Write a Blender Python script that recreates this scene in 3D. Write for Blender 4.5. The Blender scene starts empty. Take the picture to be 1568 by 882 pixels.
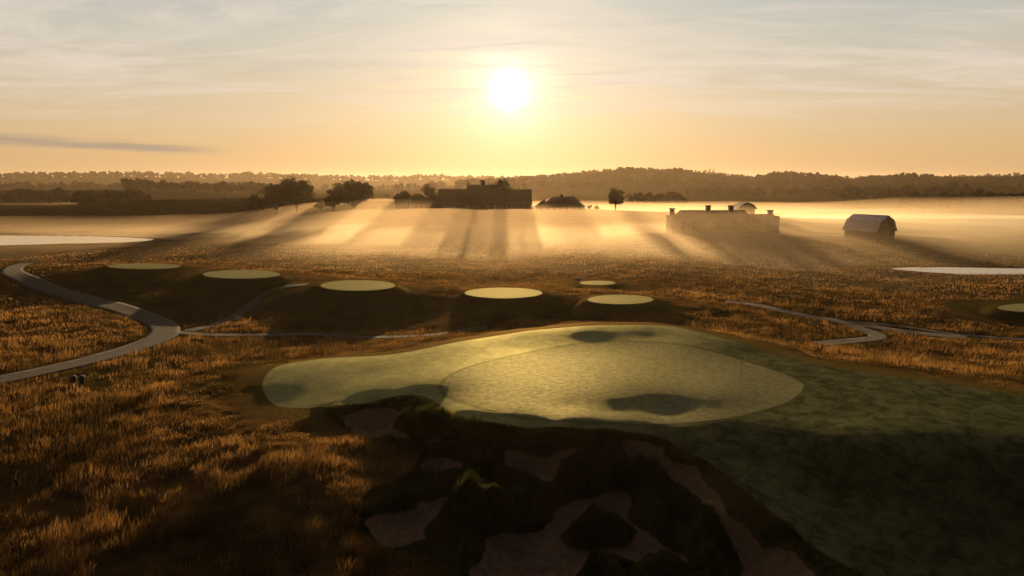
import bpy, bmesh, math, random, time
import numpy as np
from mathutils import Vector
T0=time.time()
random.seed(7); rng=np.random.default_rng(7)
scene=bpy.context.scene
scene.view_settings.view_transform='Standard'
scene.view_settings.look='None'
scene.view_settings.exposure=0
# ---------------------------------------------------------------- camera
CH=20.0; F=1060.0; PITCH=math.radians(8.74)
cam=bpy.data.cameras.new("camera"); camo=bpy.data.objects.new("camera",cam)
scene.collection.objects.link(camo); scene.camera=camo
cam.sensor_width=36.0; cam.lens=36.0*F/1568.0
cam.clip_start=0.5; cam.clip_end=20000
camo.location=(0,0,CH); camo.rotation_euler=(math.radians(90)-PITCH,0,0)
SUN_EL=math.radians(7.2); SUN_AZ=math.radians(-0.2)
SD=(math.sin(SUN_AZ)*math.cos(SUN_EL),math.cos(SUN_AZ)*math.cos(SUN_EL),math.sin(SUN_EL))

def ray(u,v):
    a=(np.asarray(u,float)-784)/F; b=(441-np.asarray(v,float))/F
    return a, math.cos(PITCH)+b*math.sin(PITCH), -math.sin(PITCH)+b*math.cos(PITCH)
def P(u,v,z):
    X,Y,Z=ray(u,v); t=(z-CH)/Z
    return X*t,Y*t
# ---------------------------------------------------------------- noise
def _h(i,j,s):
    i=i.astype(np.int64); j=j.astype(np.int64)
    n=(i*374761393+j*668265263+s*1442695041)&0xffffffff
    n=((n^(n>>13))*1274126177)&0xffffffff
    n=(n^(n>>16))&0xffff
    return n/65535.0
def vnoise(x,y,s,seed=0):
    x=x/s;y=y/s
    i=np.floor(x);j=np.floor(y);fx=x-i;fy=y-j
    fx=fx*fx*fx*(fx*(fx*6-15)+10);fy=fy*fy*fy*(fy*(fy*6-15)+10)
    a=_h(i,j,seed);b=_h(i+1,j,seed);c=_h(i,j+1,seed);d=_h(i+1,j+1,seed)
    return (a+(b-a)*fx)*(1-fy)+(c+(d-c)*fx)*fy-0.5
def fbm(x,y,s,seed=0,o=4):
    r=0;a=1.0
    for k in range(o):
        r=r+a*vnoise(x+17*k,y-31*k,s,seed+k); s*=0.5;a*=0.5
    return r
def sstep(a,b,x):
    t=np.clip((x-a)/(b-a),0,1); return t*t*(3-2*t)
# ---------------------------------------------------------------- terrain control (image pixels u,v + assigned height, projected through the camera)
ctrl=[ # u,v,z
# crest of the green complex
(405,590,1.2),(430,563,1.4),(500,548,1.7),(600,541,2.2),(700,521,3.0),(800,504,3.6),(900,495,3.85),(1000,494,3.85),(1060,502,3.7),(1150,527,3.4),(1250,554,3.1),(1350,571,3.0),(1450,584,3.0),(1568,604,3.0),
# lit shoulder
(800,516,3.4),(900,507,3.72),(1000,505,3.72),(1080,519,3.55),(1150,540,3.15),
(900,517,3.42),(1000,516,3.42),(790,532,3.05),(1120,538,3.2),
(560,575,1.8),(650,552,2.45),(500,610,1.25),(600,600,1.7),(430,618,0.95),(520,620,1.15),(600,608,1.55),(660,595,2.0),
# putting green
(700,590,2.3),(800,545,2.92),(950,523,3.3),(1110,545,3.08),(1215,590,2.75),(1190,622,2.5),(1100,642,2.2),(1020,648,2.0),(940,648,2.08),(850,640,2.25),(740,620,2.2),(790,632,2.2),
(850,575,2.8),(950,560,2.98),(1050,575,2.88),(1120,590,2.8),(1020,604,2.60),(1020,628,2.16),(940,608,2.58),(940,630,2.25),(1100,606,2.7),(1100,626,2.38),(800,595,2.58),(800,615,2.4),(870,605,2.6),(870,622,2.4),
# front edge falling in to bunkers
(560,618,1.1),(640,612,1.5),(690,637,1.7),(760,648,1.85),(850,655,2.0),(940,660,1.85),(1000,668,1.6),(1050,694,1.15),(1100,724,0.8),(1150,764,0.4),(1200,804,0.0),(1260,854,-0.4),
(560,650,0.2),(650,690,0.0),(800,706,0.2),(950,706,0.2),(1050,755,-0.4),(700,760,-0.9),(850,770,-1.2),(950,800,-1.4),(1150,850,-1.3),(640,800,-1.3),(800,850,-1.7),(1000,860,-1.9),
# right fairway
(1300,600,2.95),(1300,640,2.6),(1300,685,2.1),(1300,750,0.3),(1400,800,-0.2),(1400,860,-1.0),(1568,640,2.95),(1568,700,2.4),(1568,780,0.4),(1568,880,-1.2),(1200,660,2.15),(1150,700,1.2),(1200,760,0.4),(1330,875,-0.9),(1450,620,3.0),(1430,688,2.35),
# left fescue
(0,600,0.0),(200,560,0.0),(300,540,0.0),(380,600,0.7),(200,640,0.3),(200,720,-0.2),(0,700,-0.2),(0,780,-0.7),(400,660,0.7),(400,740,0.1),(500,680,0.6),(450,810,-0.6),(100,880,-1.3),(560,760,-0.4),(600,870,-1.6),(350,880,-1.2),(520,640,0.6),
# mid
(262,512,-0.6),(100,480,-0.4),(200,540,-0.4),(0,440,0.0),(0,500,-0.3),(0,540,-0.3),(0,405,0.0),
(100,414,1.8),(150,432,0.8),(250,440,0.7),(370,450,0.3),(300,492,-0.8),(250,475,-0.6),(180,455,-0.3),(420,475,-0.5),
(548,465,0.7),(548,492,-0.7),(680,442,1.5),(680,472,0.1),(460,440,1.6),
(770,474,0.7),(870,455,1.7),(860,480,0.3),(950,480,0.8),(1050,470,1.4),
(400,530,-0.6),(560,522,-0.6),(680,508,-0.6),
(1100,440,0.6),(1200,425,0.4),
(300,385,0),(550,385,0),(800,385,0),(1200,395,0),(1500,440,0.0),(1400,480,0),(1300,505,-0.3),(1250,490,0),(1180,472,0.4),(1568,500,-0.2),(1568,550,0.3),(1450,548,0.0),(1330,535,0.2),(1568,400,0.0),(1100,480,0.6),(1180,505,0.6),
]
TEEZ=[2.7,2.7,2.6,2.6,2.4,1.1,1.3]
TEEE=[(221,407.5,57,4.4),(370,420,60,6.8),(548,437,58,8.2),(771,448.5,60,8.2),(950,458.5,51,7.4),(1590,471,64,7),(915,433,28,3.4)]
wc=[]
for u,v,z in ctrl:
    x,y=P(u,v,z); wc.append((x,y,z))
for (u,v,a_,b_),z in zip(TEEE,TEEZ):   # tee mounds: level top, long fall behind
    x,y=P(u,v,z); wc+=[(x,y,z),(x,y-5.5,z-0.1),(x*(y+8)/y,y+8,z-0.7),(x*(y+20)/y,y+20,z*0.3)]
# hidden lows behind the crest and the far hill, metres
wc+= [(20,92,0.6),(10,93,0.4),(0,90,0.2),(30,84,0.8),(38,76,0.8),(-8,88,0),(-24,78,-0.3)]
wc+= [(-60,25,-1.6),(-20,22,-1.8),(0,22,-2.6),(20,22,-2.4),(60,25,-1.4),(-60,60,0),(90,60,1),(-120,80,0),(140,90,0)]
for x in (-420,-300,-220,-150): wc+=[(x,430,11.0),(x,352,1.0)]
wc+= [(-110,395,10.4),(-70,370,8.8),(-40,345,7.8),(-10,335,7.5),(20,335,7.3),(45,325,6.9),(62,305,6.0),(85,300,3.5),(-100,320,1.2),(-60,290,1.0),(-20,282,1.0),(20,280,1.0),(50,262,1.2),
      (-36,327,7.2),(9,327,7.2),(30,318,7.0),(73,240,1.9),(55,238,1.8),(92,240,1.9),(101,300,4.5),(113,215,2.1),(113,205,1.7),(125,225,2.0),(150,260,0.5),(200,300,0),(280,380,0),(130,400,0),(60,420,2),(0,430,3),(-60,460,4),(-250,480,6),(-120,480,4),(150,200,0),(200,220,0),(-200,250,0),(-150,200,0),(-100,230,0),(-50,230,0),(0,220,0),(50,210,0.3),(-20,180,0.2),(60,180,0.2),(120,180,0),(300,300,0),(-300,300,0)]
wc=np.array(wc)
def warp(x,y):
    d=np.clip(np.hypot(x,y),16,520); return np.stack([np.arctan2(x,y)*1.0,np.log(d)],-1)
cw=warp(wc[:,0],wc[:,1]); N=len(cw)
def kern(r2): return 0.5*r2*np.log(r2+1e-12)
r2=((cw[:,None]-cw[None])**2).sum(-1)
A=np.zeros((N+3,N+3)); A[:N,:N]=kern(r2)+np.eye(N)*2e-4; A[:N,N]=1;A[:N,N+1:]=cw;A[N,:N]=1;A[N+1:,:N]=cw.T
sol=np.linalg.solve(A,np.concatenate([wc[:,2],[0,0,0]])); W=sol[:N];AF=sol[N:]
def tps(x,y):
    sh=x.shape; x=x.ravel();y=y.ravel(); out=np.empty(len(x)); 
    for s in range(0,len(x),40000):
        q=warp(x[s:s+40000],y[s:s+40000])
        r2=(q**2).sum(1)[:,None]+(cw**2).sum(1)[None]-2*q@cw.T
        np.maximum(r2,0,out=r2)
        out[s:s+40000]=kern(r2)@W+AF[0]+q@AF[1:]
    return out.reshape(sh)
# far ridges : (y distance, half depth, [(u,v)...] skyline)
RIDGES=[(1500,190,[(-600,290),(600,290),(700,284),(780,279),(850,275),(900,270),(960,265),(1040,267),(1070,272),(1150,279),(1185,271),(1250,274),(1300,282),(1330,277),(1400,274),(1450,279),(1568,277),(1800,275),(2200,285)]),
        (3000,300,[(-700,274),(0,273),(100,271),(200,270),(280,272),(330,273),(400,272),(500,275),(620,277),(660,273),(700,277),(800,278),(1000,276),(1060,271),(1085,269.5),(1110,273),(1200,278),(1568,274),(2300,275)]),
        (950,90,[(-700,290),(0,291),(130,290),(240,290),(330,293),(420,296),(800,300),(1200,300),(1300,297),(1400,292),(1568,289),(2200,290)])]
def far(x,y):
    z=-2+3*fbm(x,y,260,5,3)
    for D,w,pts in RIDGES:
        us=np.array([(p[0]-784)/F for p in pts]); zs=np.array([CH-(p[1]-278)/F*D for p in pts])
        prof=np.interp(x/np.maximum(y,50),us,zs)
        z=np.maximum(z,(prof+3)*np.exp(-((y-D)/w)**2)-3)
    return z
def base(x,y):
    d=np.hypot(x,y)
    z=tps(x,y)
    f=sstep(430,600,d)
    return z*(1-f)+far(x,y)*f
# drop the sight line of each image pixel on to the terrain
def G(pts):
    pts=np.array(pts,float); X,Y,Z=ray(pts[:,0],pts[:,1])
    ds=np.concatenate([np.arange(24,160,0.4),np.arange(160,560,2.0)])
    t=ds[None]/Y[:,None]
    px=X[:,None]*t;py=Y[:,None]*t;pz=CH+Z[:,None]*t
    h=base(px,py)-pz
    out=[]
    for k in range(len(pts)):
        w=np.where(h[k]>0)[0]
        i=w[0] if len(w) else len(ds)-1
        i=max(i,1); f=h[k,i-1]/(h[k,i-1]-h[k,i]) if h[k,i]!=h[k,i-1] else 0
        f=min(max(f,0),1)
        out.append((px[k,i-1]*(1-f)+px[k,i]*f,py[k,i-1]*(1-f)+py[k,i]*f))
    return np.array(out)
def smooth(p,closed=True,n=5):
    p=np.array(p);m=len(p);o=[]
    for i in range(m if closed else m-1):
        a=p[(i-1)%m] if closed or i>0 else p[0];b=p[i];c=p[(i+1)%m];d=p[(i+2)%m] if closed or i+2<m else p[-1]
        for k in range(n):
            t=k/n
            o.append(0.5*((2*b)+(-a+c)*t+(2*a-5*b+4*c-d)*t*t+(-a+3*b-3*c+d)*t**3))
    if not closed:o.append(p[-1])
    return np.array(o)
def seg_d2(x,y,a,b):
    dx,dy=b[0]-a[0],b[1]-a[1];L=dx*dx+dy*dy+1e-12
    t=np.clip(((x-a[0])*dx+(y-a[1])*dy)/L,0,1)
    return (x-a[0]-t*dx)**2+(y-a[1]-t*dy)**2
def sdf(x,y,poly,closed=True,R=12):
    out=np.full(x.shape,float(R))
    bb=(x>poly[:,0].min()-R)&(x<poly[:,0].max()+R)&(y>poly[:,1].min()-R)&(y<poly[:,1].max()+R)
    if not bb.any(): return out
    xs=x[bb];ys=y[bb];d=np.full(xs.shape,1e9);ins=np.zeros(xs.shape,bool);m=len(poly)
    for i in range(m if closed else m-1):
        a=poly[i];b=poly[(i+1)%m]
        np.minimum(d,seg_d2(xs,ys,a,b),out=d)
        if closed:
            c=((a[1]>ys)!=(b[1]>ys))
            den=(b[1]-a[1]) if abs(b[1]-a[1])>1e-9 else 1e-9
            ins^=c&(xs<(b[0]-a[0])*(ys-a[1])/den+a[0])
    d=np.sqrt(d); d[ins]*=-1
    out[bb]=np.minimum(d,R)
    return out
def ell(cu,cv,ru,rv,n=20):
    return [(cu+ru*math.cos(2*math.pi*k/n),cv+rv*math.sin(2*math.pi*k/n)) for k in range(n)]
GREEN=smooth(G([(676,592),(700,570),(760,551),(840,534),(930,523),(1020,526),(1100,541),(1170,562),(1222,582),(1230,597),(1200,618),(1130,638),(1040,648),(950,648),(850,642),(760,630),(700,612)]))
FAIR=smooth(G([(404,596),(412,570),(440,557),(500,549),(600,543),(700,524),(800,508),(900,499),(1000,498),(1060,506),(1150,531),(1250,558),(1350,575),(1450,588),(1568,608),(1750,650),(1750,900),(1500,960),(1330,885),(1262,848),(1200,797),(1150,757),(1100,718),(1050,688),(1000,666),(940,657),(850,653),(760,647),(700,634),(650,606),(580,612),(500,622),(430,622)]),n=4)
HOLLOW=smooth(G([(498,628),(560,620),(640,612),(690,638),(760,650),(850,656),(940,660),(1000,669),(1050,692),(1100,722),(1150,762),(1200,802),(1262,854),(1330,890),(1300,960),(1000,990),(720,960),(690,880),(600,850),(545,810),(560,750),(640,710),(600,680),(540,660)]),n=3)
SANDS=[smooth(G(q),n=3) for q in [
 [(512,634),(560,624),(612,630),(606,648),(640,662),(678,670),(655,683),(610,676),(560,670),(525,652)],
 [(650,702),(676,698),(704,708),(694,723),(664,724)],
 [(775,685),(800,693),(850,684),(882,686),(862,706),(842,728),(800,724),(776,706)],
 [(566,796),(620,772),(686,746),(695,765),(672,800),(640,826),(600,833),(572,816)],
 [(700,905),(735,850),(762,812),(830,802),(862,772),(915,756),(962,752),(975,790),(1010,822),(1064,850),(1010,866),(960,864),(900,872),(860,900)],
 [(962,674),(1012,692),(1062,718),(1104,762),(1144,798),(1194,834),(1262,900),(1160,905),(1118,846),(1092,795),(1052,748),(1000,718),(966,697)]]]
ISLAND=smooth(G([(850,818),(880,800),(930,798),(967,812),(955,832),(905,838),(865,836)]),n=3)
TEES=[smooth(np.array([P(u,v,z) for u,v in ell(*e)]),n=2) for e,z in zip(TEEE,TEEZ)]
APRON=smooth(G([(1440,466),(1500,459),(1600,458),(1700,470),(1600,486),(1500,480)]),n=2)
SLOPES=[smooth(G(q),n=2) for q in [
 [(70,424),(150,414),(230,418),(300,430),(370,434),(440,438),(400,455),(370,475),(300,495),(268,492),(210,468),(120,447)],
 [(385,485),(420,455),(480,446),(550,452),(620,450),(700,454),(780,462),(860,464),(950,470),(1040,468),(1080,478),(960,484),(860,488),(780,494),(700,500),(620,506),(500,505),(400,503)]]]
PP=lambda q:np.array([P(u,v,-0.02) for u,v in q])
POND_L=smooth(PP([(-260,363),(-100,360),(60,361),(150,362),(205,364),(236,367),(190,371),(100,373),(20,375),(-150,378)]),n=3)
POND_R=smooth(PP([(1362,411),(1420,409),(1500,410),(1568,411),(1700,412),(1700,422),(1568,420),(1480,420),(1410,416)]),n=3)
PATHS=[(smooth(G(p),False,6),w) for p,w in [
 ([(44,403),(24,408),(20,418),(55,435),(120,456),(190,474),(238,492),(252,508),(225,526),(150,549),(60,570),(-40,590),(-200,620)],2.0),
 ([(252,508),(320,513),(400,513),(480,512),(560,517),(640,515),(700,508),(745,502)],0.9),
 ([(290,507),(340,494),(375,474),(400,455),(430,441),(470,436)],1.0),
 ([(1110,462),(1160,468),(1215,480),(1275,491),(1330,500),(1400,510),(1480,518)],1.2),
 ([(1280,492),(1330,508),(1345,517),(1310,522),(1255,527)],1.2),
 ([(1300,493),(1380,500),(1460,512),(1568,520),(1650,524)],0.7)]]
def masks(x,y):
    m={}
    m['green']=sdf(x,y,GREEN); m['fair']=sdf(x,y,FAIR); m['hollow']=sdf(x,y,HOLLOW)
    s=np.full(x.shape,12.0)
    for q in SANDS: s=np.minimum(s,sdf(x,y,q))
    s=np.maximum(s,-sdf(x,y,ISLAND))
    near=s<6; s[near]+=1.1*fbm(x[near],y[near],2.8,83,3)+0.12   # ragged turf edges
    m['sand']=s
    tl=[sdf(x,y,q) for q in TEES]; m['tees']=tl
    m['tee']=np.minimum.reduce(tl); m['apron']=sdf(x,y,APRON)
    m['slope']=np.minimum.reduce([sdf(x,y,q) for q in SLOPES])
    m['pond']=np.minimum(sdf(x,y,POND_L),sdf(x,y,POND_R))
    p=np.full(x.shape,12.0)
    for q,w in PATHS: p=np.minimum(p,sdf(x,y,q,False)-w*(1.0))
    m['path']=p
    return m
def height(x,y,m=None):
    m=m or masks(x,y)
    d=np.hypot(x,y)
    z=base(x,y)
    und=0.26*fbm(x,y,9,11,3)+sstep(90,150,d)*1.1*fbm(x,y,34,3,3)
    calm=sstep(-0.5,6,m['fair'])*sstep(0,4,m['path'])*sstep(0,11.5,m['tee'])
    z=z+und*(0.05+0.95*calm)
    rough=sstep(0.2,5,m['fair'])*sstep(0,1.5,m['path'])*sstep(0.5,9,m['tee'])*(1-sstep(150,300,d))
    z=z+rough*(0.26*fbm(x,y,2.4,21,3))
    for q,tz,sd in zip(TEES,TEEZ,m['tees']):
        z=np.where(sd<11.5,np.minimum(z,tz-0.02*np.maximum(sd,0)+1.2*sstep(4,11.5,sd)),z)
        k=sstep(2.5,0.0,sd); z=z*(1-k)+tz*k
    hol=sstep(0.6,-0.8,m['hollow'])
    deep=0.10+0.90*sstep(-0.3,-5,m['hollow'])
    z=z+hol*deep*sstep(0.0,1.1,m['sand'])*(2.4*np.abs(fbm(x,y,4.2,31,3))+0.55+0.7*fbm(x,y,1.4,41,3))
    z=z-0.35*sstep(0.3,-0.4,m['sand'])-0.35*sstep(0,-2.5,m['sand'])
    z=z+0.22*sstep(0.5,-1,m['sand'])*fbm(x,y,2.2,51,3)
    # rolled lip of the bunker edge
    z=z+(0.05+0.45*np.clip(fbm(x,y,2.2,55,2),-.2,1))*np.exp(-((m['hollow']+0.8)/0.6)**2)*sstep(3,-1,m['fair'])
    k=sstep(7,1.5,m['pond']); z=z*(1-k)+np.maximum(z*0.3,0.08)*k
    k=sstep(1.2,-2,m['pond']); z=z*(1-k)+(-1.0)*k
    return z
# ---------------------------------------------------------------- terrain grid
ds=[14.0]
while ds[-1]<6500:
    d=ds[-1]; ds.append(d+min(0.00105*d*d/20+0.0,0.013*d)+ (0.02 if d<30 else 0))
ds=np.array(ds)
azs=np.radians(np.concatenate([np.linspace(-80,-40,60)[:-1],np.linspace(-40,40,720),np.linspace(40,80,60)[1:]]))
AZ,DD=np.meshgrid(azs,ds); X=np.sin(AZ)*DD; Y=np.cos(AZ)*DD
M=masks(X,Y); Z=height(X,Y,M)
nr,nc=X.shape
print("grid",X.shape,time.time()-T0)
co=np.stack([X,Y,Z],-1)
du=np.gradient(co,axis=1);dv=np.gradient(co,axis=0)
NR=np.cross(du,dv); NR/=np.linalg.norm(NR,axis=-1,keepdims=True); NR[NR[...,2]<0]*=-1

# ---------------------------------------------------------------- node helpers
def newmat(name):
    m=bpy.data.materials.new(name);m.use_nodes=True;nt=m.node_tree;nt.nodes.clear();return m,nt
class NB:
    def __init__(s,nt):s.nt=nt
    def n(s,t,**k):
        o=s.nt.nodes.new(t)
        for a,b in k.items():setattr(o,a,b)
        return o
    def put(s,inp,v):
        if hasattr(v,'node'): s.nt.links.new(v,inp)
        elif v is not None: inp.default_value=v
    def math(s,op,a,b=None,c=None,clamp=False):
        o=s.n('ShaderNodeMath',operation=op,use_clamp=clamp)
        s.put(o.inputs[0],a)
        if b is not None:s.put(o.inputs[1],b)
        if c is not None:s.put(o.inputs[2],c)
        return o.outputs[0]
    def mix(s,f,a,b,bt='MIX'):
        o=s.n('ShaderNodeMix',data_type='RGBA',blend_type=bt)
        s.put(o.inputs[0],f);s.put(o.inputs[6],a if hasattr(a,'node') else (*a,1));s.put(o.inputs[7],b if hasattr(b,'node') else (*b,1))
        return o.outputs[2]
    def mixf(s,f,a,b):
        o=s.n('ShaderNodeMix',data_type='FLOAT')
        s.put(o.inputs[0],f);s.put(o.inputs[2],a);s.put(o.inputs[3],b);return o.outputs[0]
    def attr(s,name):
        return s.n('ShaderNodeAttribute',attribute_name=name).outputs['Fac']
    def noise(s,vec,scale,detail=3,rough=0.5,dist=0):
        o=s.n('ShaderNodeTexNoise');s.put(o.inputs['Vector'],vec);o.inputs['Scale'].default_value=scale;o.inputs['Detail'].default_value=detail;o.inputs['Roughness'].default_value=rough;o.inputs['Distortion'].default_value=dist
        return o.outputs['Fac']
    def ss(s,x,a,b):
        o=s.n('ShaderNodeMapRange',interpolation_type='SMOOTHSTEP')
        s.put(o.inputs[0],x)
        o.inputs[1].default_value=min(a,b);o.inputs[2].default_value=max(a,b)
        o.inputs[3].default_value=0 if a<b else 1;o.inputs[4].default_value=1 if a<b else 0
        return o.outputs[0]
def simple(name,col,rough=0.8,spec=0.3,metal=0,nscale=3.0,var=0.3,bump=0.0):
    m,nt=newmat(name);b=NB(nt)
    tc=b.n('ShaderNodeTexCoord').outputs['Object']
    f=b.noise(tc,nscale,4,0.6)
    c=b.mix(b.ss(f,0.3,0.7),tuple(x*(1-var) for x in col),tuple(min(1,x*(1+var)) for x in col))
    p=b.n('ShaderNodeBsdfPrincipled');nt.links.new(c,p.inputs['Base Color'])
    p.inputs['Roughness'].default_value=rough;p.inputs['Specular IOR Level'].default_value=spec;p.inputs['Metallic'].default_value=metal
    if bump:
        bu=b.n('ShaderNodeBump');bu.inputs['Strength'].default_value=bump;bu.inputs['Distance'].default_value=0.05;nt.links.new(f,bu.inputs['Height']);nt.links.new(bu.outputs[0],p.inputs['Normal'])
    o=b.n('ShaderNodeOutputMaterial');nt.links.new(p.outputs[0],o.inputs[0]);return m
# ---------------------------------------------------------------- ground material
gm,nt=newmat("golf_course_ground");b=NB(nt)
pos=b.n('ShaderNodeNewGeometry').outputs['Position']
spx=b.n('ShaderNodeSeparateXYZ');nt.links.new(pos,spx.inputs[0]);posx=spx.outputs[0];posy=spx.outputs[1]
n_big=b.noise(pos,0.035,3); n_mid=b.noise(pos,0.25,4,0.6); n_fine=b.noise(pos,2.2,4,0.65); n_vf=b.noise(pos,9.0,3,0.7)
edge=b.math('MULTIPLY',b.math('SUBTRACT',n_fine,0.5),0.5)
A_={k:b.attr(k) for k in ('green','fair','hollow','sand','tee','path','apron','far','slope')}
ej=lambda k,a=1.0:b.math('MULTIPLY_ADD',edge,a,A_[k])
fes=b.mix(b.ss(n_mid,0.35,0.65),(0.045,0.028,0.008),(0.15,0.073,0.018))
fes=b.mix(b.ss(n_big,0.42,0.62),fes,b.mix(b.ss(n_mid,0.35,0.7),(0.026,0.022,0.007),(0.080,0.050,0.012)))
fes=b.mix(b.math('MULTIPLY',b.ss(n_vf,0.5,0.8),0.4),fes,(0.23,0.125,0.035))
hillc=b.mix(b.ss(n_mid,0.4,0.6),(0.020,0.016,0.005),(0.038,0.027,0.008))
col=b.mix(A_['far'],fes,hillc)
mown=b.mix(b.ss(n_fine,0.3,0.7),(0.026,0.025,0.006),(0.052,0.044,0.010))
col=b.mix(b.ss(ej('slope',4),0.8,-1.2),col,b.mix(b.ss(n_mid,0.35,0.65),(0.020,0.018,0.005),(0.060,0.042,0.010)))
col=b.mix(b.ss(ej('tee',2),4.5,1.5),col,mown)
col=b.mix(b.ss(ej('apron',2),1,-0.5),col,mown)
col=b.mix(b.ss(ej('path',0.4),1.2,0.3),col,mown)
f_apron=b.ss(ej('fair',1.2),3.0,1.8)
col=b.mix(f_apron,col,b.mix(b.ss(n_fine,0.3,0.7),(0.026,0.027,0.006),(0.052,0.048,0.010)))
turf=b.mix(b.ss(n_fine,0.3,0.7),(0.014,0.018,0.005),(0.046,0.050,0.012))
col=b.mix(b.ss(ej('hollow',0.8),0.3,-0.2),col,turf)
mot=b.ss(b.noise(pos,0.8,6,0.74,0.6),0.36,0.64)
f_lit=b.ss(b.math('MULTIPLY_ADD',posy,-0.6,posx),-14.0,-30.0)   # sunlit approach and shoulder, painted lighter and glossier than the shaded right fairway
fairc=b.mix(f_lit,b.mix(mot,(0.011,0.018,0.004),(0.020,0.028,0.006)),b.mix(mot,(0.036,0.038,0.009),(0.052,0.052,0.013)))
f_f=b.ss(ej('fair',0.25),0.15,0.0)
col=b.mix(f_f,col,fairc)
f_g=b.ss(ej('green',0.06),0.0,-0.1)
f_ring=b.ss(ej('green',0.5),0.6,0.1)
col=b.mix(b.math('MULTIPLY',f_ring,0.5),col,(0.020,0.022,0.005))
grc=b.mix(b.ss(n_fine,0.3,0.7),(0.040,0.040,0.010),(0.060,0.057,0.015))
f_t=b.ss(ej('tee',0.1),0.0,-0.15)
col=b.mix(f_g,col,grc)
col=b.mix(f_t,col,(0.12,0.11,0.045))
f_gt=b.math('MAXIMUM',f_g,f_t)
sandc=b.mix(b.ss(n_fine,0.3,0.7),(0.20,0.115,0.066),(0.32,0.195,0.118))
f_s=b.ss(ej('sand',1.0),0.03,-0.08)
col=b.mix(f_s,col,sandc)
mownf=b.math('MAXIMUM',f_f,f_gt)
mownf2=b.math('MULTIPLY',mownf,b.math('SUBTRACT',1.0,f_s))
bh=b.math('ADD',b.math('MULTIPLY',n_fine,0.6),b.math('MULTIPLY',n_vf,0.45))
bu=b.n('ShaderNodeBump');nt.links.new(bh,bu.inputs['Height']);bu.inputs['Distance'].default_value=0.25
nt.links.new(b.mixf(mownf,0.8,0.22),bu.inputs['Strength'])
dif=b.n('ShaderNodeBsdfDiffuse');nt.links.new(col,dif.inputs[0]);nt.links.new(bu.outputs[0],dif.inputs['Normal'])
# dewy blades throw low light forward: rough warm gloss
gl=b.n('ShaderNodeBsdfGlossy');nt.links.new(bu.outputs[0],gl.inputs['Normal'])
nt.links.new(b.mixf(f_t,b.mixf(f_lit,0.57,0.63),0.74),gl.inputs['Roughness'])
nt.links.new(b.mix(mownf2,(1.0,0.62,0.22),b.mix(f_gt,(1.0,0.93,0.46),(1.0,0.92,0.50))),gl.inputs['Color'])
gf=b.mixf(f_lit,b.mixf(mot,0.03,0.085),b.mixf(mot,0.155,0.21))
gf=b.mixf(b.math('MULTIPLY',f_ring,0.6),gf,0.05)
gf=b.mixf(f_g,gf,b.mixf(b.ss(b.math('ADD',b.math('MULTIPLY',n_fine,0.6),b.math('MULTIPLY',n_vf,0.4)),0.35,0.65),0.10,0.165))
gf=b.mixf(f_t,gf,0.16)
gf=b.mixf(mownf2,b.mixf(f_apron,0.015,0.045),gf)
ms=b.n('ShaderNodeMixShader');nt.links.new(gf,ms.inputs[0]);nt.links.new(dif.outputs[0],ms.inputs[1]);nt.links.new(gl.outputs[0],ms.inputs[2])
o=b.n('ShaderNodeOutputMaterial');nt.links.new(ms.outputs[0],o.inputs[0])

# ---------------------------------------------------------------- terrain objects (shared vertices & normals, split by what they are)
idx=np.arange(nr*nc).reshape(nr,nc)
quads=np.stack([idx[:-1,:-1],idx[:-1,1:],idx[1:,1:],idx[1:,:-1]],-1).reshape(-1,4)
def fm(a): return ((a[:-1,:-1]+a[1:,1:])*0.5).ravel()
lab=np.zeros(len(quads),int)
lab[fm(M['fair'])<0]=1
lab[fm(M['sand'])<0]=3
lab[fm(M['green'])<0]=2
for k,t in enumerate(M['tees']): lab[fm(t)<0]=4+k
cof=co.reshape(-1,3);nof=NR.reshape(-1,3)
farm=sstep(200,300,DD)
AT={k:M[k].ravel() for k in ('green','fair','hollow','sand','tee','path','apron','slope')}; AT['far']=farm.ravel()
def grid_obj(name,fsel):
    q=quads[fsel]
    if len(q)==0:return
    used,inv=np.unique(q.ravel(),return_inverse=True)
    me=bpy.data.meshes.new(name)
    me.vertices.add(len(used));me.vertices.foreach_set('co',cof[used].ravel().astype(np.float32))
    me.loops.add(len(inv));me.loops.foreach_set('vertex_index',inv.astype(np.int32))
    me.polygons.add(len(q));me.polygons.foreach_set('loop_start',np.arange(0,len(inv),4,dtype=np.int32))
    me.update(calc_edges=True)
    me.polygons.foreach_set('use_smooth',np.ones(len(q),bool))
    for k,a in AT.items():
        at=me.attributes.new(k,'FLOAT','POINT');at.data.foreach_set('value',a[used].astype(np.float32))
    me.normals_split_custom_set_from_vertices(nof[used].tolist())
    me.materials.append(gm)
    ob=bpy.data.objects.new(name,me);scene.collection.objects.link(ob);return ob
grid_obj("ground_terrain",lab==0);grid_obj("golf_fairway",lab==1);grid_obj("putting_green",lab==2);grid_obj("sand_bunker",lab==3)
for k in range(len(TEES)): grid_obj("tee_box_green",lab==4+k)
print("terrain",time.time()-T0)
def hz(x,y): 
    x=np.atleast_1d(np.array(x,float));y=np.atleast_1d(np.array(y,float));return height(x,y)
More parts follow.
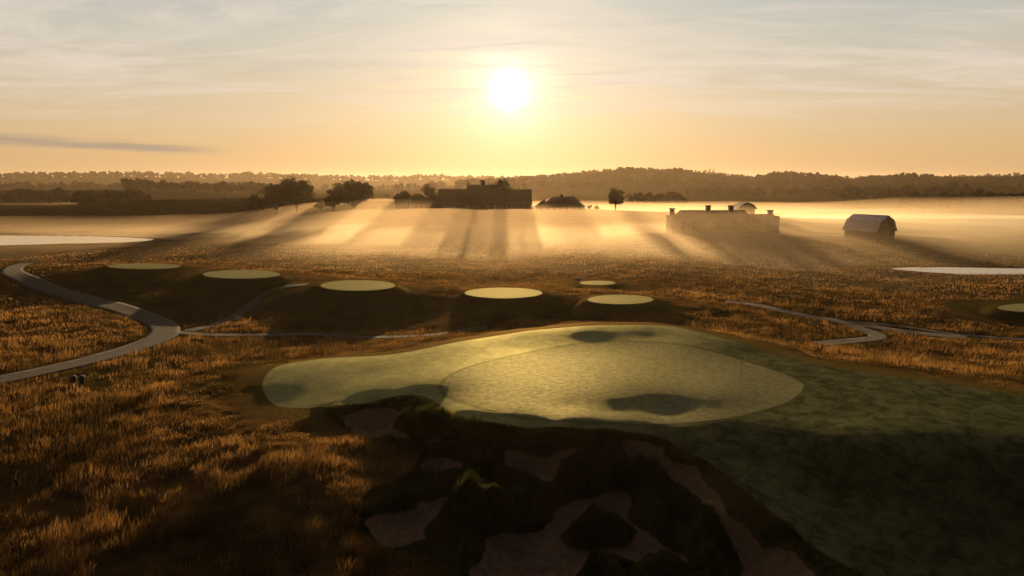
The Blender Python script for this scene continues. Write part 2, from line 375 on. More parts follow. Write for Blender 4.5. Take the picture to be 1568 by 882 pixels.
# ---------------------------------------------------------------- mesh helper
def mesh_np(name,v,f,mats,fmat=None,smooth_=False,attrs=None):
    me=bpy.data.meshes.new(name);v=np.asarray(v,np.float32);f=np.asarray(f,np.int32);k=f.shape[1]
    me.vertices.add(len(v));me.vertices.foreach_set('co',v.ravel())
    me.loops.add(f.size);me.loops.foreach_set('vertex_index',f.ravel())
    me.polygons.add(len(f));me.polygons.foreach_set('loop_start',np.arange(0,f.size,k,dtype=np.int32))
    me.update(calc_edges=True)
    if fmat is not None: me.polygons.foreach_set('material_index',np.asarray(fmat,np.int32))
    if smooth_: me.polygons.foreach_set('use_smooth',np.ones(len(f),bool))
    for kk,a in (attrs or {}).items():
        at=me.attributes.new(kk,'FLOAT','POINT');at.data.foreach_set('value',np.asarray(a,np.float32))
    for m in mats:me.materials.append(m)
    ob=bpy.data.objects.new(name,me);scene.collection.objects.link(ob);return ob
# ---------------------------------------------------------------- cart paths
concrete=simple("path_concrete",(0.10,0.074,0.054),0.95,0.08,nscale=1.2,var=0.25,bump=0.2)
for pl,w in PATHS:
    seg=np.hypot(*np.diff(pl,axis=0).T);s=np.concatenate([[0],np.cumsum(seg)]);n=int(s[-1]/0.6)
    t=np.linspace(0,s[-1],n);c=np.stack([np.interp(t,s,pl[:,0]),np.interp(t,s,pl[:,1])],-1)
    tg=np.gradient(c,axis=0);tg/=np.linalg.norm(tg,axis=1,keepdims=True)+1e-9;nm=np.stack([-tg[:,1],tg[:,0]],-1)
    cols=7;vv=[]
    zz=hz(c[:,0],c[:,1]);zz=np.convolve(np.pad(zz,4,'edge'),np.ones(9)/9,'valid')
    wob=1+0.10*fbm(t,t*0,3.0,70,2)
    for k in range(cols):
        o_=(k/(cols-1)*2-1)*w; q=c+nm*o_*wob[:,None]
        hq=hz(q[:,0],q[:,1])
        z_=np.maximum(hq+0.05,zz*0.5+hq*0.5+0.05)
        vv.append(np.stack([q[:,0],q[:,1],z_],-1))
    l=vv[0].copy();l[:,2]-=0.25;r=vv[-1].copy();r[:,2]-=0.25;vv=[l]+vv+[r];cols+=2
    V=np.stack(vv,1);ii=np.arange(n*cols).reshape(n,cols)
    Fq=np.stack([ii[:-1,:-1],ii[:-1,1:],ii[1:,1:],ii[1:,:-1]],-1).reshape(-1,4)
    mesh_np("cart_path",V.reshape(-1,3),Fq,[concrete],smooth_=True)
# ---------------------------------------------------------------- water
wm,nt=newmat("pond_water");b=NB(nt);p=b.n('ShaderNodeBsdfPrincipled');p.inputs['Base Color'].default_value=(0.03,0.035,0.03,1);p.inputs['Roughness'].default_value=0.10;p.inputs['IOR'].default_value=1.22
ps=b.n('ShaderNodeNewGeometry').outputs['Position'];bu=b.n('ShaderNodeBump');bu.inputs['Strength'].default_value=0.1;bu.inputs['Distance'].default_value=0.1
nt.links.new(b.noise(ps,1.5,3),bu.inputs['Height']);nt.links.new(bu.outputs[0],p.inputs['Normal']);o=b.n('ShaderNodeOutputMaterial');nt.links.new(p.outputs[0],o.inputs[0])
for q in (POND_L,POND_R):
    me=bpy.data.meshes.new("pond_water");me.from_pydata([(a[0],a[1],-0.02) for a in q],[],[list(range(len(q)))]);me.materials.append(wm)
    ob=bpy.data.objects.new("pond_water",me);scene.collection.objects.link(ob)
# ---------------------------------------------------------------- grass
grm,nt=newmat("fescue_blades");b=NB(nt)
tn=b.attr('tone');ps=b.n('ShaderNodeNewGeometry').outputs['Position']
gold=b.mix(tn,(0.052,0.029,0.007),(0.44,0.225,0.066));grn=b.mix(tn,(0.018,0.018,0.004),(0.13,0.078,0.018))
c=b.mix(b.ss(b.noise(ps,0.09,4,0.6),0.49,0.66),gold,grn)
c=b.mix(b.attr('turf'),c,b.mix(tn,(0.012,0.016,0.004),(0.065,0.070,0.015)))
d1=b.n('ShaderNodeBsdfDiffuse');d2=b.n('ShaderNodeBsdfTranslucent');nt.links.new(c,d1.inputs[0]);nt.links.new(c,d2.inputs[0])
ms=b.n('ShaderNodeMixShader');ms.inputs[0].default_value=0.5;nt.links.new(d1.outputs[0],ms.inputs[1]);nt.links.new(d2.outputs[0],ms.inputs[2])
o=b.n('ShaderNodeOutputMaterial');nt.links.new(ms.outputs[0],o.inputs[0])
def grass(name,n,d0,d1,wid,h0,h1,turf=False,azm=42):
    if turf:
        x=rng.uniform(HOLLOW[:,0].min(),HOLLOW[:,0].max(),n);y=rng.uniform(HOLLOW[:,1].min(),HOLLOW[:,1].max(),n)
    else:
        t=rng.uniform(1/d1,1/d0,n);d=1/t;a=np.radians(rng.uniform(-azm,azm,n))
        x=np.sin(a)*d;y=np.cos(a)*d
    m=masks(x,y)
    if turf: ok=(m['hollow']<0.1)&(m['sand']>0.1)
    else:
        onslope=m['slope']+1.5*fbm(x,y,4,97,2)<0
        ok=(m['fair']>2.6)&(m['path']>0.5)&(m['tee']>3.0)&(m['hollow']>-0.3)&(m['pond']>0.5)&(m['sand']>0.2)&(m['apron']>0.5)&(~onslope|(rng.random(n)<0.35))
        cl=fbm(x,y,1.3,77,2)+0.8*fbm(x,y,7,78,2)
        ok&=(cl+rng.uniform(-0.3,0.45,n))>0
    x=x[ok];y=y[ok];m={k:(v[ok] if not isinstance(v,list) else [q[ok] for q in v]) for k,v in m.items()}
    z=height(x,y,m)-0.03;n=len(x);d=np.hypot(x,y)
    hh=rng.uniform(h0,h1,n)*(0.7+1.1*np.clip(fbm(x,y,3,90,2)+0.3,0,1))
    if turf: hh*=0.5+2.2*np.clip(fbm(x,y,1.5,91,2)+0.2,0,1)
    else:
        hh*=np.where(m['slope']<0,0.5,1)
        # kept short round the mown surfaces (their far side)
        back=(y>50)
        hh*=np.where(back,(0.22+0.78*sstep(2.5,11,m['fair']))*(0.18+0.82*sstep(3,11.5,m['tee'])),1)
    th=rng.uniform(0,math.pi,n);w=wid*(0.6+0.8*rng.random(n))*np.maximum(1,d/45)
    lx=rng.normal(0,0.22,n)*hh+0.12*hh;ly=rng.normal(0,0.22,n)*hh
    cx,cy=np.cos(th)*w/2,np.sin(th)*w/2
    v=np.empty((n,3,3));v[:,0]=np.stack([x-cx,y-cy,z],-1);v[:,1]=np.stack([x+cx,y+cy,z],-1);v[:,2]=np.stack([x+lx,y+ly,z+hh],-1)
    tone=np.clip(rng.random(n)*0.7+0.7*fbm(x,y,2.0,95,2)+0.45*fbm(x,y,12,96,2)+0.15,0,1)
    if not turf: tone=np.where(m['slope']<0,tone*0.4,tone)
    at={'tone':np.repeat(tone,3),'turf':np.full(3*n,1.0 if turf else 0.0)}
    print(name,n);return mesh_np(name,v.reshape(-1,3),np.arange(3*n).reshape(-1,3),[grm],attrs=at)
grass("fescue_grass",720000,26,120,0.032,0.35,0.65)
grass("fescue_grass_meadow",140000,100,230,0.045,0.25,0.5)
grass("bunker_turf_grass",210000,1,2,0.038,0.12,0.30,turf=True)
print("grass",time.time()-T0)
# ---------------------------------------------------------------- trees
bark=simple("bark",(0.05,0.038,0.026),0.9,0.1)
def leafmat(name,c0,c1):
    m,nt=newmat(name);b=NB(nt);c=b.mix(b.attr('tone'),c0,c1)
    d1=b.n('ShaderNodeBsdfDiffuse');d2=b.n('ShaderNodeBsdfTranslucent');nt.links.new(c,d1.inputs[0]);nt.links.new(c,d2.inputs[0])
    ms=b.n('ShaderNodeMixShader');ms.inputs[0].default_value=0.1;nt.links.new(d1.outputs[0],ms.inputs[1]);nt.links.new(d2.outputs[0],ms.inputs[2])
    o=b.n('ShaderNodeOutputMaterial');nt.links.new(ms.outputs[0],o.inputs[0]);return m
leaf=leafmat("tree_leaves",(0.013,0.014,0.005),(0.034,0.033,0.010))
def tube(p0,p1,r0,r1,n=7):
    p0=np.array(p0);p1=np.array(p1);a=p1-p0;a=a/np.linalg.norm(a);u=np.cross(a,[0.3,1,0.2]);u/=np.linalg.norm(u);w=np.cross(a,u)
    an=np.arange(n)*2*math.pi/n;c=np.cos(an)[:,None]*u+np.sin(an)[:,None]*w
    v=np.concatenate([p0+c*r0,p1+c*r1]);f=np.array([[i,(i+1)%n,n+(i+1)%n,n+i] for i in range(n)]);return v,f
def crown_faces(cx,cy,cz,rx,ry,rz,ncl,nf,size,r):
    k=r.normal(size=(ncl,3));k/=np.linalg.norm(k,axis=1,keepdims=True);k*=(r.random(ncl)**0.45)[:,None]*0.82
    low=k[:,2]<-0.55;k[low,2]*=0.6
    cc=k*[rx,ry,rz]+[cx,cy,cz]
    cr=r.uniform(0.2,0.36,ncl)*min(rx,rz)*1.0
    q=r.normal(size=(ncl,nf,3));q/=np.linalg.norm(q,axis=2,keepdims=True);q*=(r.random((ncl,nf,1))**0.4)
    p=(cc[:,None]+q*cr[:,None,None]*[1.15,1.15,0.8]).reshape(-1,3)
    n=len(p);a=r.normal(size=(n,3));a/=np.linalg.norm(a,axis=1,keepdims=True);bb=np.cross(a,r.normal(size=(n,3)));bb/=np.linalg.norm(bb,axis=1,keepdims=True)
    s=size*r.uniform(0.6,1.3,(n,1));V=np.stack([p-a*s*0.5,p+bb*s*0.4,p+a*s*0.5,p-bb*s*0.4],1).reshape(-1,3)
    tone=np.repeat(np.clip(np.repeat(r.random(ncl),nf)*0.6+r.random(n)*0.4,0,1),4)
    return V,np.arange(4*n).reshape(-1,4),tone,cc
def tree(name,x,y,h,w,seed,z=None,trunk=0.22,ncl=42,nf=90,size=0.7):
    r=np.random.default_rng(seed)
    if z is None:z=float(hz(x,y)[0])-0.2
    V=[];Fc=[];fmt=[];tn=[];off=0
    def add(v,f,m,t=None):
        nonlocal off
        V.append(v);Fc.append(f+off);fmt.append(np.full(len(f),m));tn.append(np.full(len(v),0.5) if t is None else t);off+=len(v)
    th=h*trunk;tr=h*0.028
    add(*tube((x,y,z),(x+0.02*h,y,z+th*1.1),tr*1.25,tr*0.9),0)
    add(*tube((x+0.02*h,y,z+th*1.05),(x,y,z+h*0.72),tr*0.9,tr*0.25),0)
    rz=(h-th)*0.5;cz=z+th+rz
    v,f,t,cc=crown_faces(x,y,cz,w/2,w/2*0.9,rz,ncl,nf,size,r)
    for k in range(0,min(ncl,14)):
        s0=(x+0.01*h,y,z+th*r.uniform(0.85,1.7));add(*tube(s0,tuple(cc[k]),tr*0.42,tr*0.1,5),0)
    add(v,f,1,t)
    return mesh_np(name,np.concatenate(V),np.concatenate(Fc),[bark,leaf],np.concatenate(fmt),attrs={'tone':np.concatenate(tn)})
def tree_px(name,u,vtop,vbase,wpx,D,seed,**k):
    X_=(u-784)/F*D; s=D/F
    z0=float(hz(X_,D)[0])-0.2; ztop=CH-(vtop-278)*s
    return tree(name,X_,D,max(ztop-z0,3),wpx*s,seed,z=z0,**k)
tree_px("oak_tree",425,278,318,54,350,1,ncl=70,trunk=0.12)
tree_px("oak_tree",455,268,318,62,345,2,ncl=95,trunk=0.14)
tree_px("oak_tree",543,273,318,80,342,3,ncl=110,trunk=0.10)
tree_px("oak_tree",513,289,318,36,345,4,trunk=0.1)
tree_px("oak_tree",396,295,314,28,352,5,trunk=0.1)
tree_px("oak_tree",618,291,314,28,345,6,trunk=0.15)
tree_px("oak_tree",643,296,314,24,348,17,trunk=0.15)
tree_px("oak_tree",661,279,302,28,420,7,trunk=0.2)
tree_px("oak_tree",768,272,310,38,352,8,trunk=0.25,ncl=44)
tree_px("maple_tree",941,287,322,29,306,9,trunk=0.22,ncl=44,size=0.55)
tree_px("shrub",902,313,321,10,318,10,trunk=0.1,ncl=10)
tree_px("shrub",913,314,321,8,316,11,trunk=0.1,ncl=10)
tree_px("shrub",491,305,316,16,350,12,trunk=0.1,ncl=12)
def zi(x,y): return base(np.array([x]),np.array([y]))[0]
def wood(name,specs,seed,nclu=7,nf=14,ls=0.24):
    r=np.random.default_rng(seed);V=[];Fc=[];T=[];off=0
    for (x,y,h,w) in specs:
        z=float(zi(x,y))
        v,f,t,_=crown_faces(x,y,z+h*0.5,w/2,w/2,h*0.55,nclu,nf,w*ls,r)
        V.append(v);Fc.append(f+off);T.append(t);off+=len(v)
        v,f=tube((x,y,z-1),(x,y,z+h*0.6),h*0.03,h*0.015,4);V.append(v);Fc.append(f+off);T.append(np.full(len(v),0.2));off+=len(v)
    return mesh_np(name,np.concatenate(V),np.concatenate(Fc),[leaf],attrs={'tone':np.concatenate(T)})
def row(u0,u1,D0,D1,n,h0,h1,r):
    out=[]
    for k in range(n):
        u=r.uniform(u0,u1);D=r.uniform(D0,D1);h=r.uniform(h0,h1);out.append(((u-784)/F*D,D,h,h*r.uniform(0.85,1.4)))
    return out
r_=np.random.default_rng(5)
wood("distant_wooded_ridge",row(700,1900,1300,1560,2600,9,14,r_),21,5,9,0.36)
wood("distant_tree_line",row(-200,760,2850,3080,900,16,26,r_)+row(700,1700,2850,3080,500,14,26,r_),22,4,8,0.4)
wood("tree_grove",row(128,222,560,600,30,12,15,r_),23,14,26)
wood("tree_grove",row(-60,108,700,800,26,12,17,r_),24,13,22)
wood("tree_grove",row(965,1040,560,620,26,10,13,r_),25,13,24)
wood("tree_grove",row(1385,1700,480,560,64,9,16,r_),26,13,24)
wood("tree_grove",row(1290,1480,800,900,40,11,16,r_),27,8,16)
wood("distant_hedgerow",row(200,420,900,1000,80,10,16,r_)+row(590,650,700,760,12,7,11,r_),28,8,16)
wood("distant_hedgerow",row(-100,420,1500,1900,280,12,20,r_),29,6,10,0.32)
wood("distant_hedgerow",row(420,900,1500,1900,160,10,15,r_),30,6,10,0.32)
wood("distant_hedgerow",row(1050,1800,1000,1150,340,9,15,r_),31,6,10,0.32)
print("trees",time.time()-T0)
# ---------------------------------------------------------------- buildings
stone=simple("field_stone",(0.09,0.066,0.046),0.9,0.2,nscale=1.2,var=0.35,bump=0.4)
shingle=simple("roof_shingle",(0.036,0.03,0.024),0.85,0.15,nscale=2.5,var=0.3,bump=0.3)
boards=simple("barn_boards",(0.06,0.036,0.026),0.85,0.2,nscale=2,var=0.3,bump=0.3)
metal=simple("barn_metal_roof",(0.50,0.48,0.45),0.5,0.5,metal=0.2,nscale=1,var=0.15)
glass=simple("window_glass",(0.02,0.022,0.025),0.1,0.5)
trim=simple("timber_trim",(0.09,0.07,0.05),0.7,0.2)
class Bld:
    def __init__(s,name,loc,rot=0):
        s.e=bpy.data.objects.new(name,None);s.e.location=loc;s.e.rotation_euler=(0,0,rot);scene.collection.objects.link(s.e)
    def add(s,name,v,f,mat):
        me=bpy.data.meshes.new(name);me.from_pydata(v,[],f);me.materials.append(mat)
        bm=bmesh.new();bm.from_mesh(me);bmesh.ops.recalc_face_normals(bm,faces=bm.faces);bm.to_mesh(me);bm.free()
        ob=bpy.data.objects.new(name,me);scene.collection.objects.link(ob);ob.parent=s.e;return ob
    def box(s,name,x0,x1,y0,y1,z0,z1,mat):
        v=[(x,y,z) for z in (z0,z1) for y in (y0,y1) for x in (x0,x1)]
        return s.add(name,v,[(0,1,3,2),(4,5,7,6),(0,1,5,4),(2,3,7,6),(0,2,6,4),(1,3,7,5)],mat)
    def extr(s,name,prof,a0,a1,mat,axis='x'):
        n=len(prof)
        mk=(lambda a,t,z:(a,t,z)) if axis=='x' else (lambda a,t,z:(t,a,z))
        v=[mk(a0,t,z) for t,z in prof]+[mk(a1,t,z) for t,z in prof]
        f=[tuple(range(n)),tuple(range(n,2*n))]+[(i,(i+1)%n,n+(i+1)%n,n+i) for i in range(n)]
        return s.add(name,v,f,mat)
    def hip(s,name,x0,x1,y0,y1,z0,z1,mat,inset):
        ym=(y0+y1)/2
        v=[(x0,y0,z0),(x1,y0,z0),(x1,y1,z0),(x0,y1,z0),(x0+inset,ym,z1),(x1-inset,ym,z1)]
        return s.add(name,v,[(0,1,2,3),(0,1,5,4),(2,3,4,5),(1,2,5),(3,0,4)],mat)
    def gable(s,x0,x1,y0,y1,z0,ze,zr,wall,roof,axis='x',ov=0.5,tag=''):
        if axis=='x': c0,c1,a0,a1=y0,y1,x0,x1
        else: c0,c1,a0,a1=x0,x1,y0,y1
        cm=(c0+c1)/2
        s.extr('walls'+tag,[(c0,z0),(c1,z0),(c1,ze),(cm,zr-0.3),(c0,ze)],a0,a1,wall,axis)
        sl=(zr-ze)/(cm-c0);dz=ov*sl
        s.extr('roof'+tag,[(c0-ov,ze-dz),(c0-ov,ze-dz+0.3),(cm,zr+0.3),(c1+ov,ze-dz+0.3),(c1+ov,ze-dz),(cm,zr)],a0-ov,a1+ov,roof,axis)
    def windows(s,x0,x1,y,z,n,w=1.1,h=1.5,tag=''):
        for k in range(n):
            x=x0+(k+0.5)*(x1-x0)/n
            s.box('window_frame%s_%d'%(tag,k),x-w/2-.12,x+w/2+.12,y-0.06,y+0.1,z-.12,z+h+.12,trim)
            s.box('window%s_%d'%(tag,k),x-w/2,x+w/2,y-0.1,y-0.063,z,z+h,glass)
zt=lambda v,D:CH-(v-278)*D/F
# clubhouse
c=Bld("clubhouse",(-13,330,0))
zg=zt(319,330)-2.5
c.gable(-22,-8.5,0,14,zg,zt(312,330),zt(290,330),stone,shingle,tag='_west')
c.gable(-8.0,4.5,-1.5,15.5,zg,zt(310,330),zt(284,330),stone,shingle,tag='_hall')
c.gable(5,22,0,14,zg,zt(312,330),zt(291,330),stone,shingle,tag='_east')
c.gable(-4,2,-5,-1.6,zg,zt(313,330),zt(306,330),stone,shingle,axis='y',tag='_porch')
c.box('chimney_1',-1.8,0.0,6,7.5,zt(292,330),zt(277,330),stone);c.box('chimney_cap_1',-2.0,0.2,5.8,7.7,zt(277,330)+.003,zt(277,330)+.35,stone)
c.box('chimney_2',-8.9,-7.3,6.2,7.6,zt(296,330),zt(281,330),stone)
c.box('chimney_3',15.5,16.7,6.4,7.6,zt(296,330),zt(287.5,330),stone)
c.windows(-21,-9,0,zt(318,330),5,tag='_w',h=1.3);c.windows(8,21,0,zt(318,330),5,tag='_e',h=1.3)
c.box('door',-1.9,-0.1,-5.06,-4.9,zg+2,zg+4.4,glass)
c.gable(-35,-22.6,3,11,zg,zt(312,330),zt(302,330),stone,shingle,tag='_wing');c.windows(-34,-24,3,zt(317,330),4,tag='_g',h=1.1)
c.gable(-43,-37,5,11,zg,zt(312,330),zt(305,330),stone,shingle,tag='_shed')
# cottage right of it
c=Bld("golf_cottage",(23,320,0));D=320;zg=zt(321,D)-2
c.box('walls',-12,10.5,0,9,zg,zt(316,D),stone)
c.hip('roof',-13,11.5,-1,10,zt(316,D)+.003,zt(307,D),shingle,4)
c.box('upper_walls',-6.5,8,1.5,8,zt(311,D),zt(308,D),stone)
c.hip('upper_roof',-7.5,9,0.8,8.8,zt(308,D)+.003,zt(301,D),shingle,3)
c.box('chimney',-0.6,0.6,4,5,zt(304,D),zt(297.5,D),stone)
c.box('chimney_2',4.6,5.5,4,5,zt(304,D),zt(299.5,D),stone)
c.windows(-11,9.5,0,zt(320.5,D),7,w=1,h=1.0)
# long stone house with chimneys
c=Bld("stone_manor_house",(73.8,240,0));D=240;zg=zt(359,D)-2
c.gable(-18,18,0,9,zg,zt(336,D),zt(329,D),stone,shingle,ov=0.1)
c.gable(-14,9,3,12.5,zg,zt(332,D),zt(323.5,D),stone,shingle,ov=0.1,tag='_rear')
for k,(xx,v) in enumerate([(-17.6,320),(-5.0,315.5),(3.0,315.5),(16.9,323)]):
    c.box('chimney_%d'%k,xx-0.7,xx+0.7,3.6,5.2,zt(332,D),zt(v,D),stone);c.box('chimney_cap_%d'%k,xx-.9,xx+.9,3.4,5.4,zt(v,D)+.003,zt(v,D)+0.3,stone)
for sx in (-18.5,17.9): c.box('end_parapet',sx,sx+0.7,-0.3,9.3,zg,zt(330,D),stone)
c.windows(-16.5,16.5,0,zt(352,D),9,w=1.1,h=1.8);c.windows(-16.5,16.5,0,zt(342,D),9,w=1.1,h=1.0,tag='_up')
c=Bld("gambrel_house",(101.5,300,0));D=300
c.extr('walls',[(-3.2,zt(330,D)),(3.2,zt(330,D)),(3.2,zt(319,D)),(0,zt(312,D)),(-3.2,zt(319,D))],0,9,stone,'y')
c.extr('roof',[(-4.2,zt(319.5,D)),(-2.8,zt(313,D)),(0,zt(309,D)),(2.8,zt(313,D)),(4.2,zt(319.5,D)),(3.8,zt(319.5,D)),(0,zt(311,D)),(-3.8,zt(319.5,D))],-0.4,9.4,shingle,'y')
# gambrel barn
D=212
c=Bld("gambrel_barn",((1356-784)/F*D,D,0),math.radians(27))
zg=zt(368,D)-1.2;ze=zt(352,D);zk=zt(338,D);zr=zt(330,D)
c.extr('walls',[(-4.4,zg),(4.4,zg),(4.4,ze),(3.0,zk-.12),(0,zr-.12),(-3.0,zk-.12),(-4.4,ze)],0,11,boards,'y')
def offp(k):return [(-4.8,ze-.35+k),(-3.15,zk+k),(0,zr+k),(3.15,zk+k),(4.8,ze-.35+k)]
c.extr('roof',offp(0.25)+offp(0.0)[::-1],-0.5,11.5,metal,'y')
c.box('barn_door',-1.5,1.5,-0.12,-0.004,zg+1.2,zg+4.4,trim);c.box('loft_door',-0.7,0.7,-0.12,-0.004,zk-1.6,zk-0.2,trim)
# hilltop church
D=2950;c=Bld("hilltop_church",((1086-784)/F*D,D,0));zg=zt(277,D)
c.gable(-14,40,0,22,zg,zt(270,D),zt(266,D),stone,shingle)
for k,xx in enumerate((-10,6)):
    c.box('tower_%d'%k,xx-3.5,xx+3.5,-4,3,zg,zt(264,D),stone)
    c.hip('spire_%d'%k,xx-3.6,xx+3.6,-4.1,3.1,zt(264,D)+.01,zt(256.5+k,D),shingle,3.5)
# ---------------------------------------------------------------- flagstick & small things
white=simple("painted_white",(0.5,0.48,0.42),0.5,0.4)
dark=simple("dark_plastic",(0.03,0.03,0.03),0.5,0.4)
yel=simple("flag_cloth",(0.4,0.34,0.2),0.8,0.1)
def cyl(B,name,x,y,z0,z1,r0,r1,mat,n=12):
    v=[(x+r0*math.cos(2*math.pi*k/n),y+r0*math.sin(2*math.pi*k/n),z0) for k in range(n)]+[(x+r1*math.cos(2*math.pi*k/n),y+r1*math.sin(2*math.pi*k/n),z1) for k in range(n)]
    return B.add(name,v,[tuple(range(n)),tuple(range(n,2*n))]+[(k,(k+1)%n,n+(k+1)%n,n+k) for k in range(n)],mat)
g=G([(1134,579)])[0];gz=float(hz(*g)[0])
c=Bld("golf_flagstick",(g[0],g[1],gz));cyl(c,'pole',0,0,-0.02,2.15,0.013,0.010,white,8);cyl(c,'cup_rim',0,0,-0.01,0.012,0.06,0.06,white)
fv=[];nx=8
for i in range(nx+1):
    for j in range(2): fv.append((0.01+0.012*i,0.02*math.sin(i*0.9),2.13-0.42*j-0.03*i))
c.add('flag',fv,[(2*i,2*i+1,2*i+3,2*i+2) for i in range(nx)],yel)
for (u,v) in [(113,586),(126,586)]:
    g=G([(u,v)])[0];gz=float(hz(*g)[0])
    c=Bld("waste_bin",(g[0],g[1],gz));cyl(c,'body',0,0,-0.05,0.75,0.23,0.28,dark);cyl(c,'rim',0,0,0.753,0.8,0.31,0.31,dark);cyl(c,'lid',0,0,0.803,0.93,0.3,0.12,dark)
for (u,v) in [(365,493),(884,433)]:
    g=G([(u,v)])[0];gz=float(hz(*g)[0])
    c=Bld("tee_sign",(g[0],g[1],gz));c.box('post_1',-0.42,-0.34,-0.04,0.04,-0.1,0.95,dark);c.box('post_2',0.34,0.42,-0.04,0.04,-0.1,0.95,dark);c.box('panel',-0.5,0.5,-0.09,-0.043,0.4,1.0,white)
# ---------------------------------------------------------------- mist (real volumes)
def volmat(name,dens,col,g):
    m,nt=newmat(name);v=nt.nodes.new('ShaderNodeVolumeScatter');v.inputs['Color'].default_value=(*col,1);v.inputs['Density'].default_value=dens;v.inputs['Anisotropy'].default_value=g
    o=nt.nodes.new('ShaderNodeOutputMaterial');nt.links.new(v.outputs[0],o.inputs['Volume']);return m
def fog(name,topf,x0,x1,ys,nx,mat,zb=-14):
    xs=np.linspace(x0,x1,nx);ysn=np.array(ys);ny=len(ysn);XX,YY=np.meshgrid(xs,ysn)
    XX=XX*np.maximum(YY,200)/600
    ZT=np.maximum(topf(XX,YY),zb+0.5)
    top=np.stack([XX,YY,ZT],-1).reshape(-1,3);bot=np.stack([XX,YY,np.full(XX.shape,zb)],-1).reshape(-1,3)
    ii=np.arange(nx*ny).reshape(ny,nx);q=np.stack([ii[:-1,:-1],ii[:-1,1:],ii[1:,1:],ii[1:,:-1]],-1).reshape(-1,4)
    n=nx*ny;Fq=[q,q[:,::-1]+n]
    def side(l): return np.stack([l[:-1],l[:-1]+n,l[1:]+n,l[1:]],-1)
    Fq+=[side(ii[0]),side(ii[-1][::-1]),side(ii[:,0][::-1]),side(ii[:,-1])]
    return mesh_np(name,np.concatenate([top,bot]),np.concatenate(Fq),[mat])
ysf=list(np.geomspace(90,1000,155))
def leftclear(x,y): # thinner over the western pond and hill
    q=x*300/np.maximum(y,150)
    return 1-0.58*sstep(-45,-140,q)*sstep(560,430,y)
def top1(x,y):
    k=sstep(130,228,y+25*fbm(x,y,60,61,3)+0.10*np.abs(x))*leftclear(x,y)
    h=-2.5+k*(6.0+2.6*fbm(x*0.7,y,70,62,4))
    h=h-sstep(330,480,y)*7.7-sstep(800,1000,y)*8
    return h
def top2(x,y):
    k=sstep(75,230,y+22*fbm(x,y,80,63,2))*leftclear(x,y)
    h=-3+k*(14.0+4.0*fbm(x*0.7,y,85,64,4));h=h-sstep(340,520,y)*12.5+sstep(450,520,y)*3.0*fbm(x*0.5,y,160,66,2)-sstep(700,950,y)*14
    return h
fog("ground_mist",top1,-800,800,ysf,150,volmat("mist_dense",0.009,(0.60,0.42,0.24),0.64))
fog("rising_mist",top2,-800,800,ysf,110,volmat("mist_thin",0.0042,(0.60,0.42,0.24),0.64))
hv=[(x,y,z) for z in (-60,70) for y in (-100,5200) for x in (-4500,4500)]
me=bpy.data.meshes.new("morning_haze");me.from_pydata(hv,[],[(0,2,3,1),(4,5,7,6),(0,1,5,4),(2,6,7,3),(0,4,6,2),(1,3,7,5)]);me.materials.append(volmat("haze",0.00007,(0.66,0.48,0.30),0.6))
scene.collection.objects.link(bpy.data.objects.new("morning_haze",me))
# ---------------------------------------------------------------- world
w=bpy.data.worlds.new("World");scene.world=w;w.use_nodes=True;nt=w.node_tree;nt.nodes.clear();b=NB(nt)
dirv=b.n('ShaderNodeTexCoord').outputs['Generated']
vn=b.n('ShaderNodeVectorMath',operation='NORMALIZE');nt.links.new(dirv,vn.inputs[0]);dv_=vn.outputs[0]
sp=b.n('ShaderNodeSeparateXYZ');nt.links.new(dv_,sp.inputs[0]);sx,sy,sz=sp.outputs
dt=b.n('ShaderNodeVectorMath',operation='DOT_PRODUCT');nt.links.new(dv_,dt.inputs[0]);dt.inputs[1].default_value=SD
cs=b.math('MAXIMUM',dt.outputs['Value'],0.0001)
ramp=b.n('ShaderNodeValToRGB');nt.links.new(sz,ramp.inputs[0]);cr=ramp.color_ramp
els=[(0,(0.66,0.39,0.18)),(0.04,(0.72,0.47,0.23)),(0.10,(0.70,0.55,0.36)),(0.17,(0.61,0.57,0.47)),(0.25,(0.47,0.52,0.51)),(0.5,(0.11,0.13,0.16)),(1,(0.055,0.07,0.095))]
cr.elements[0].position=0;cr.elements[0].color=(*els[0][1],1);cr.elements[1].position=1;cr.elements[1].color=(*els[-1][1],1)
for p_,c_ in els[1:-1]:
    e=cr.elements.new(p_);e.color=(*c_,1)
sky=b.n('ShaderNodeTexSky',sky_type='NISHITA');sky.sun_disc=False;sky.sun_elevation=SUN_EL;sky.sun_rotation=SUN_AZ;sky.dust_density=3.0;sky.air_density=1.0
skc=b.mix(1.0,sky.outputs[0],(0.05,0.05,0.05),'MULTIPLY')
bc=b.mix(0.9,skc,ramp.outputs[0])
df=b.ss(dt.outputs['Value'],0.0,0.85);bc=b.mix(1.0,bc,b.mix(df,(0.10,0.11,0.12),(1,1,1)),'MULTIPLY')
acc=bc
for n_,a_,c_ in [(7500,5.0,(1.0,0.93,0.78)),(900,0.5,(1.0,0.88,0.70)),(160,0.15,(1.0,0.84,0.62)),(40,0.07,(1.0,0.82,0.58)),(10,0.02,(1.0,0.78,0.5))]:
    g=b.math('MULTIPLY',b.math('POWER',cs,float(n_)),a_)
    vm=b.n('ShaderNodeVectorMath',operation='SCALE');vm.inputs[0].default_value=c_;nt.links.new(g,vm.inputs['Scale'])
    acc=b.mix(1.0,acc,vm.outputs[0],'ADD')
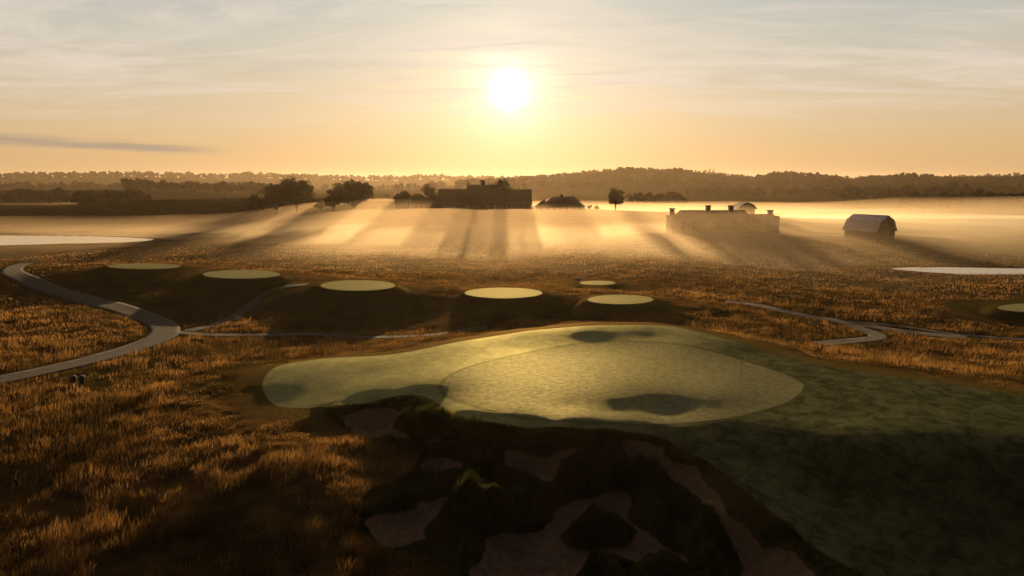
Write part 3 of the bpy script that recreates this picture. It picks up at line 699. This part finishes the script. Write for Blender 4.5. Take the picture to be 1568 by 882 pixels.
# cirrus
zz_=b.math('ADD',sz,0.06);cu=b.math('DIVIDE',sx,zz_);cv=b.math('DIVIDE',sy,zz_)
cb=b.n('ShaderNodeCombineXYZ');nt.links.new(cu,cb.inputs[0]);nt.links.new(cv,cb.inputs[1])
mp=b.n('ShaderNodeMapping');nt.links.new(cb.outputs[0],mp.inputs[0]);mp.inputs['Rotation'].default_value=(0,0,math.radians(-20));mp.inputs['Scale'].default_value=(0.42,1.1,1)
cn=b.noise(mp.outputs[0],1.2,9,0.66,1.2)
cm=b.math('MULTIPLY',b.ss(cn,0.40,0.66),b.ss(sz,0.04,0.15))
acc=b.mix(b.math('MULTIPLY',cm,0.65),acc,b.mix(df,(0.04,0.04,0.05),(0.86,0.73,0.61)))
cn2=b.ss(b.noise(mp.outputs[0],2.6,8,0.64,0.8),0.47,0.72)
acc=b.mix(b.math('MULTIPLY',b.math('MULTIPLY',cn2,b.ss(sz,0.05,0.2)),0.36),acc,b.mix(df,(0.03,0.03,0.04),(0.49,0.45,0.43)))
# low stratus bank to the left
azr=b.math('DIVIDE',sx,b.math('MAXIMUM',sy,0.05))
cb2=b.n('ShaderNodeCombineXYZ');nt.links.new(b.math('MULTIPLY',azr,6.0),cb2.inputs[0]);nt.links.new(b.math('MULTIPLY',sz,120.0),cb2.inputs[1])
sn=b.noise(cb2.outputs[0],1.0,5,0.6)
cen=b.math('MULTIPLY_ADD',azr,-0.028,0.0275)
dz_=b.math('ABSOLUTE',b.math('SUBTRACT',sz,cen))
bank=b.math('MULTIPLY',b.ss(b.math('MULTIPLY_ADD',b.math('SUBTRACT',sn,0.5),-0.016,dz_),0.0095,0.000),b.ss(azr,-0.38,-0.5))
bank=b.math('MULTIPLY',bank,b.ss(sy,0.05,0.2))
acc=b.mix(b.math('MULTIPLY',bank,0.75),acc,(0.33,0.27,0.23))
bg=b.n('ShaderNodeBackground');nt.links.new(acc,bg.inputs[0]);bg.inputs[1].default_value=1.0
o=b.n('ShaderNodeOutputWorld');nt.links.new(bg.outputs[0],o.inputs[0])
# ---------------------------------------------------------------- sun
l=bpy.data.lights.new("sun",'SUN');l.energy=7.5;l.angle=math.radians(0.6);l.color=(1.0,0.70,0.37)
lo=bpy.data.objects.new("sun",l);scene.collection.objects.link(lo);lo.rotation_euler=Vector(SD).to_track_quat('Z','Y').to_euler()
print("done",time.time()-T0)
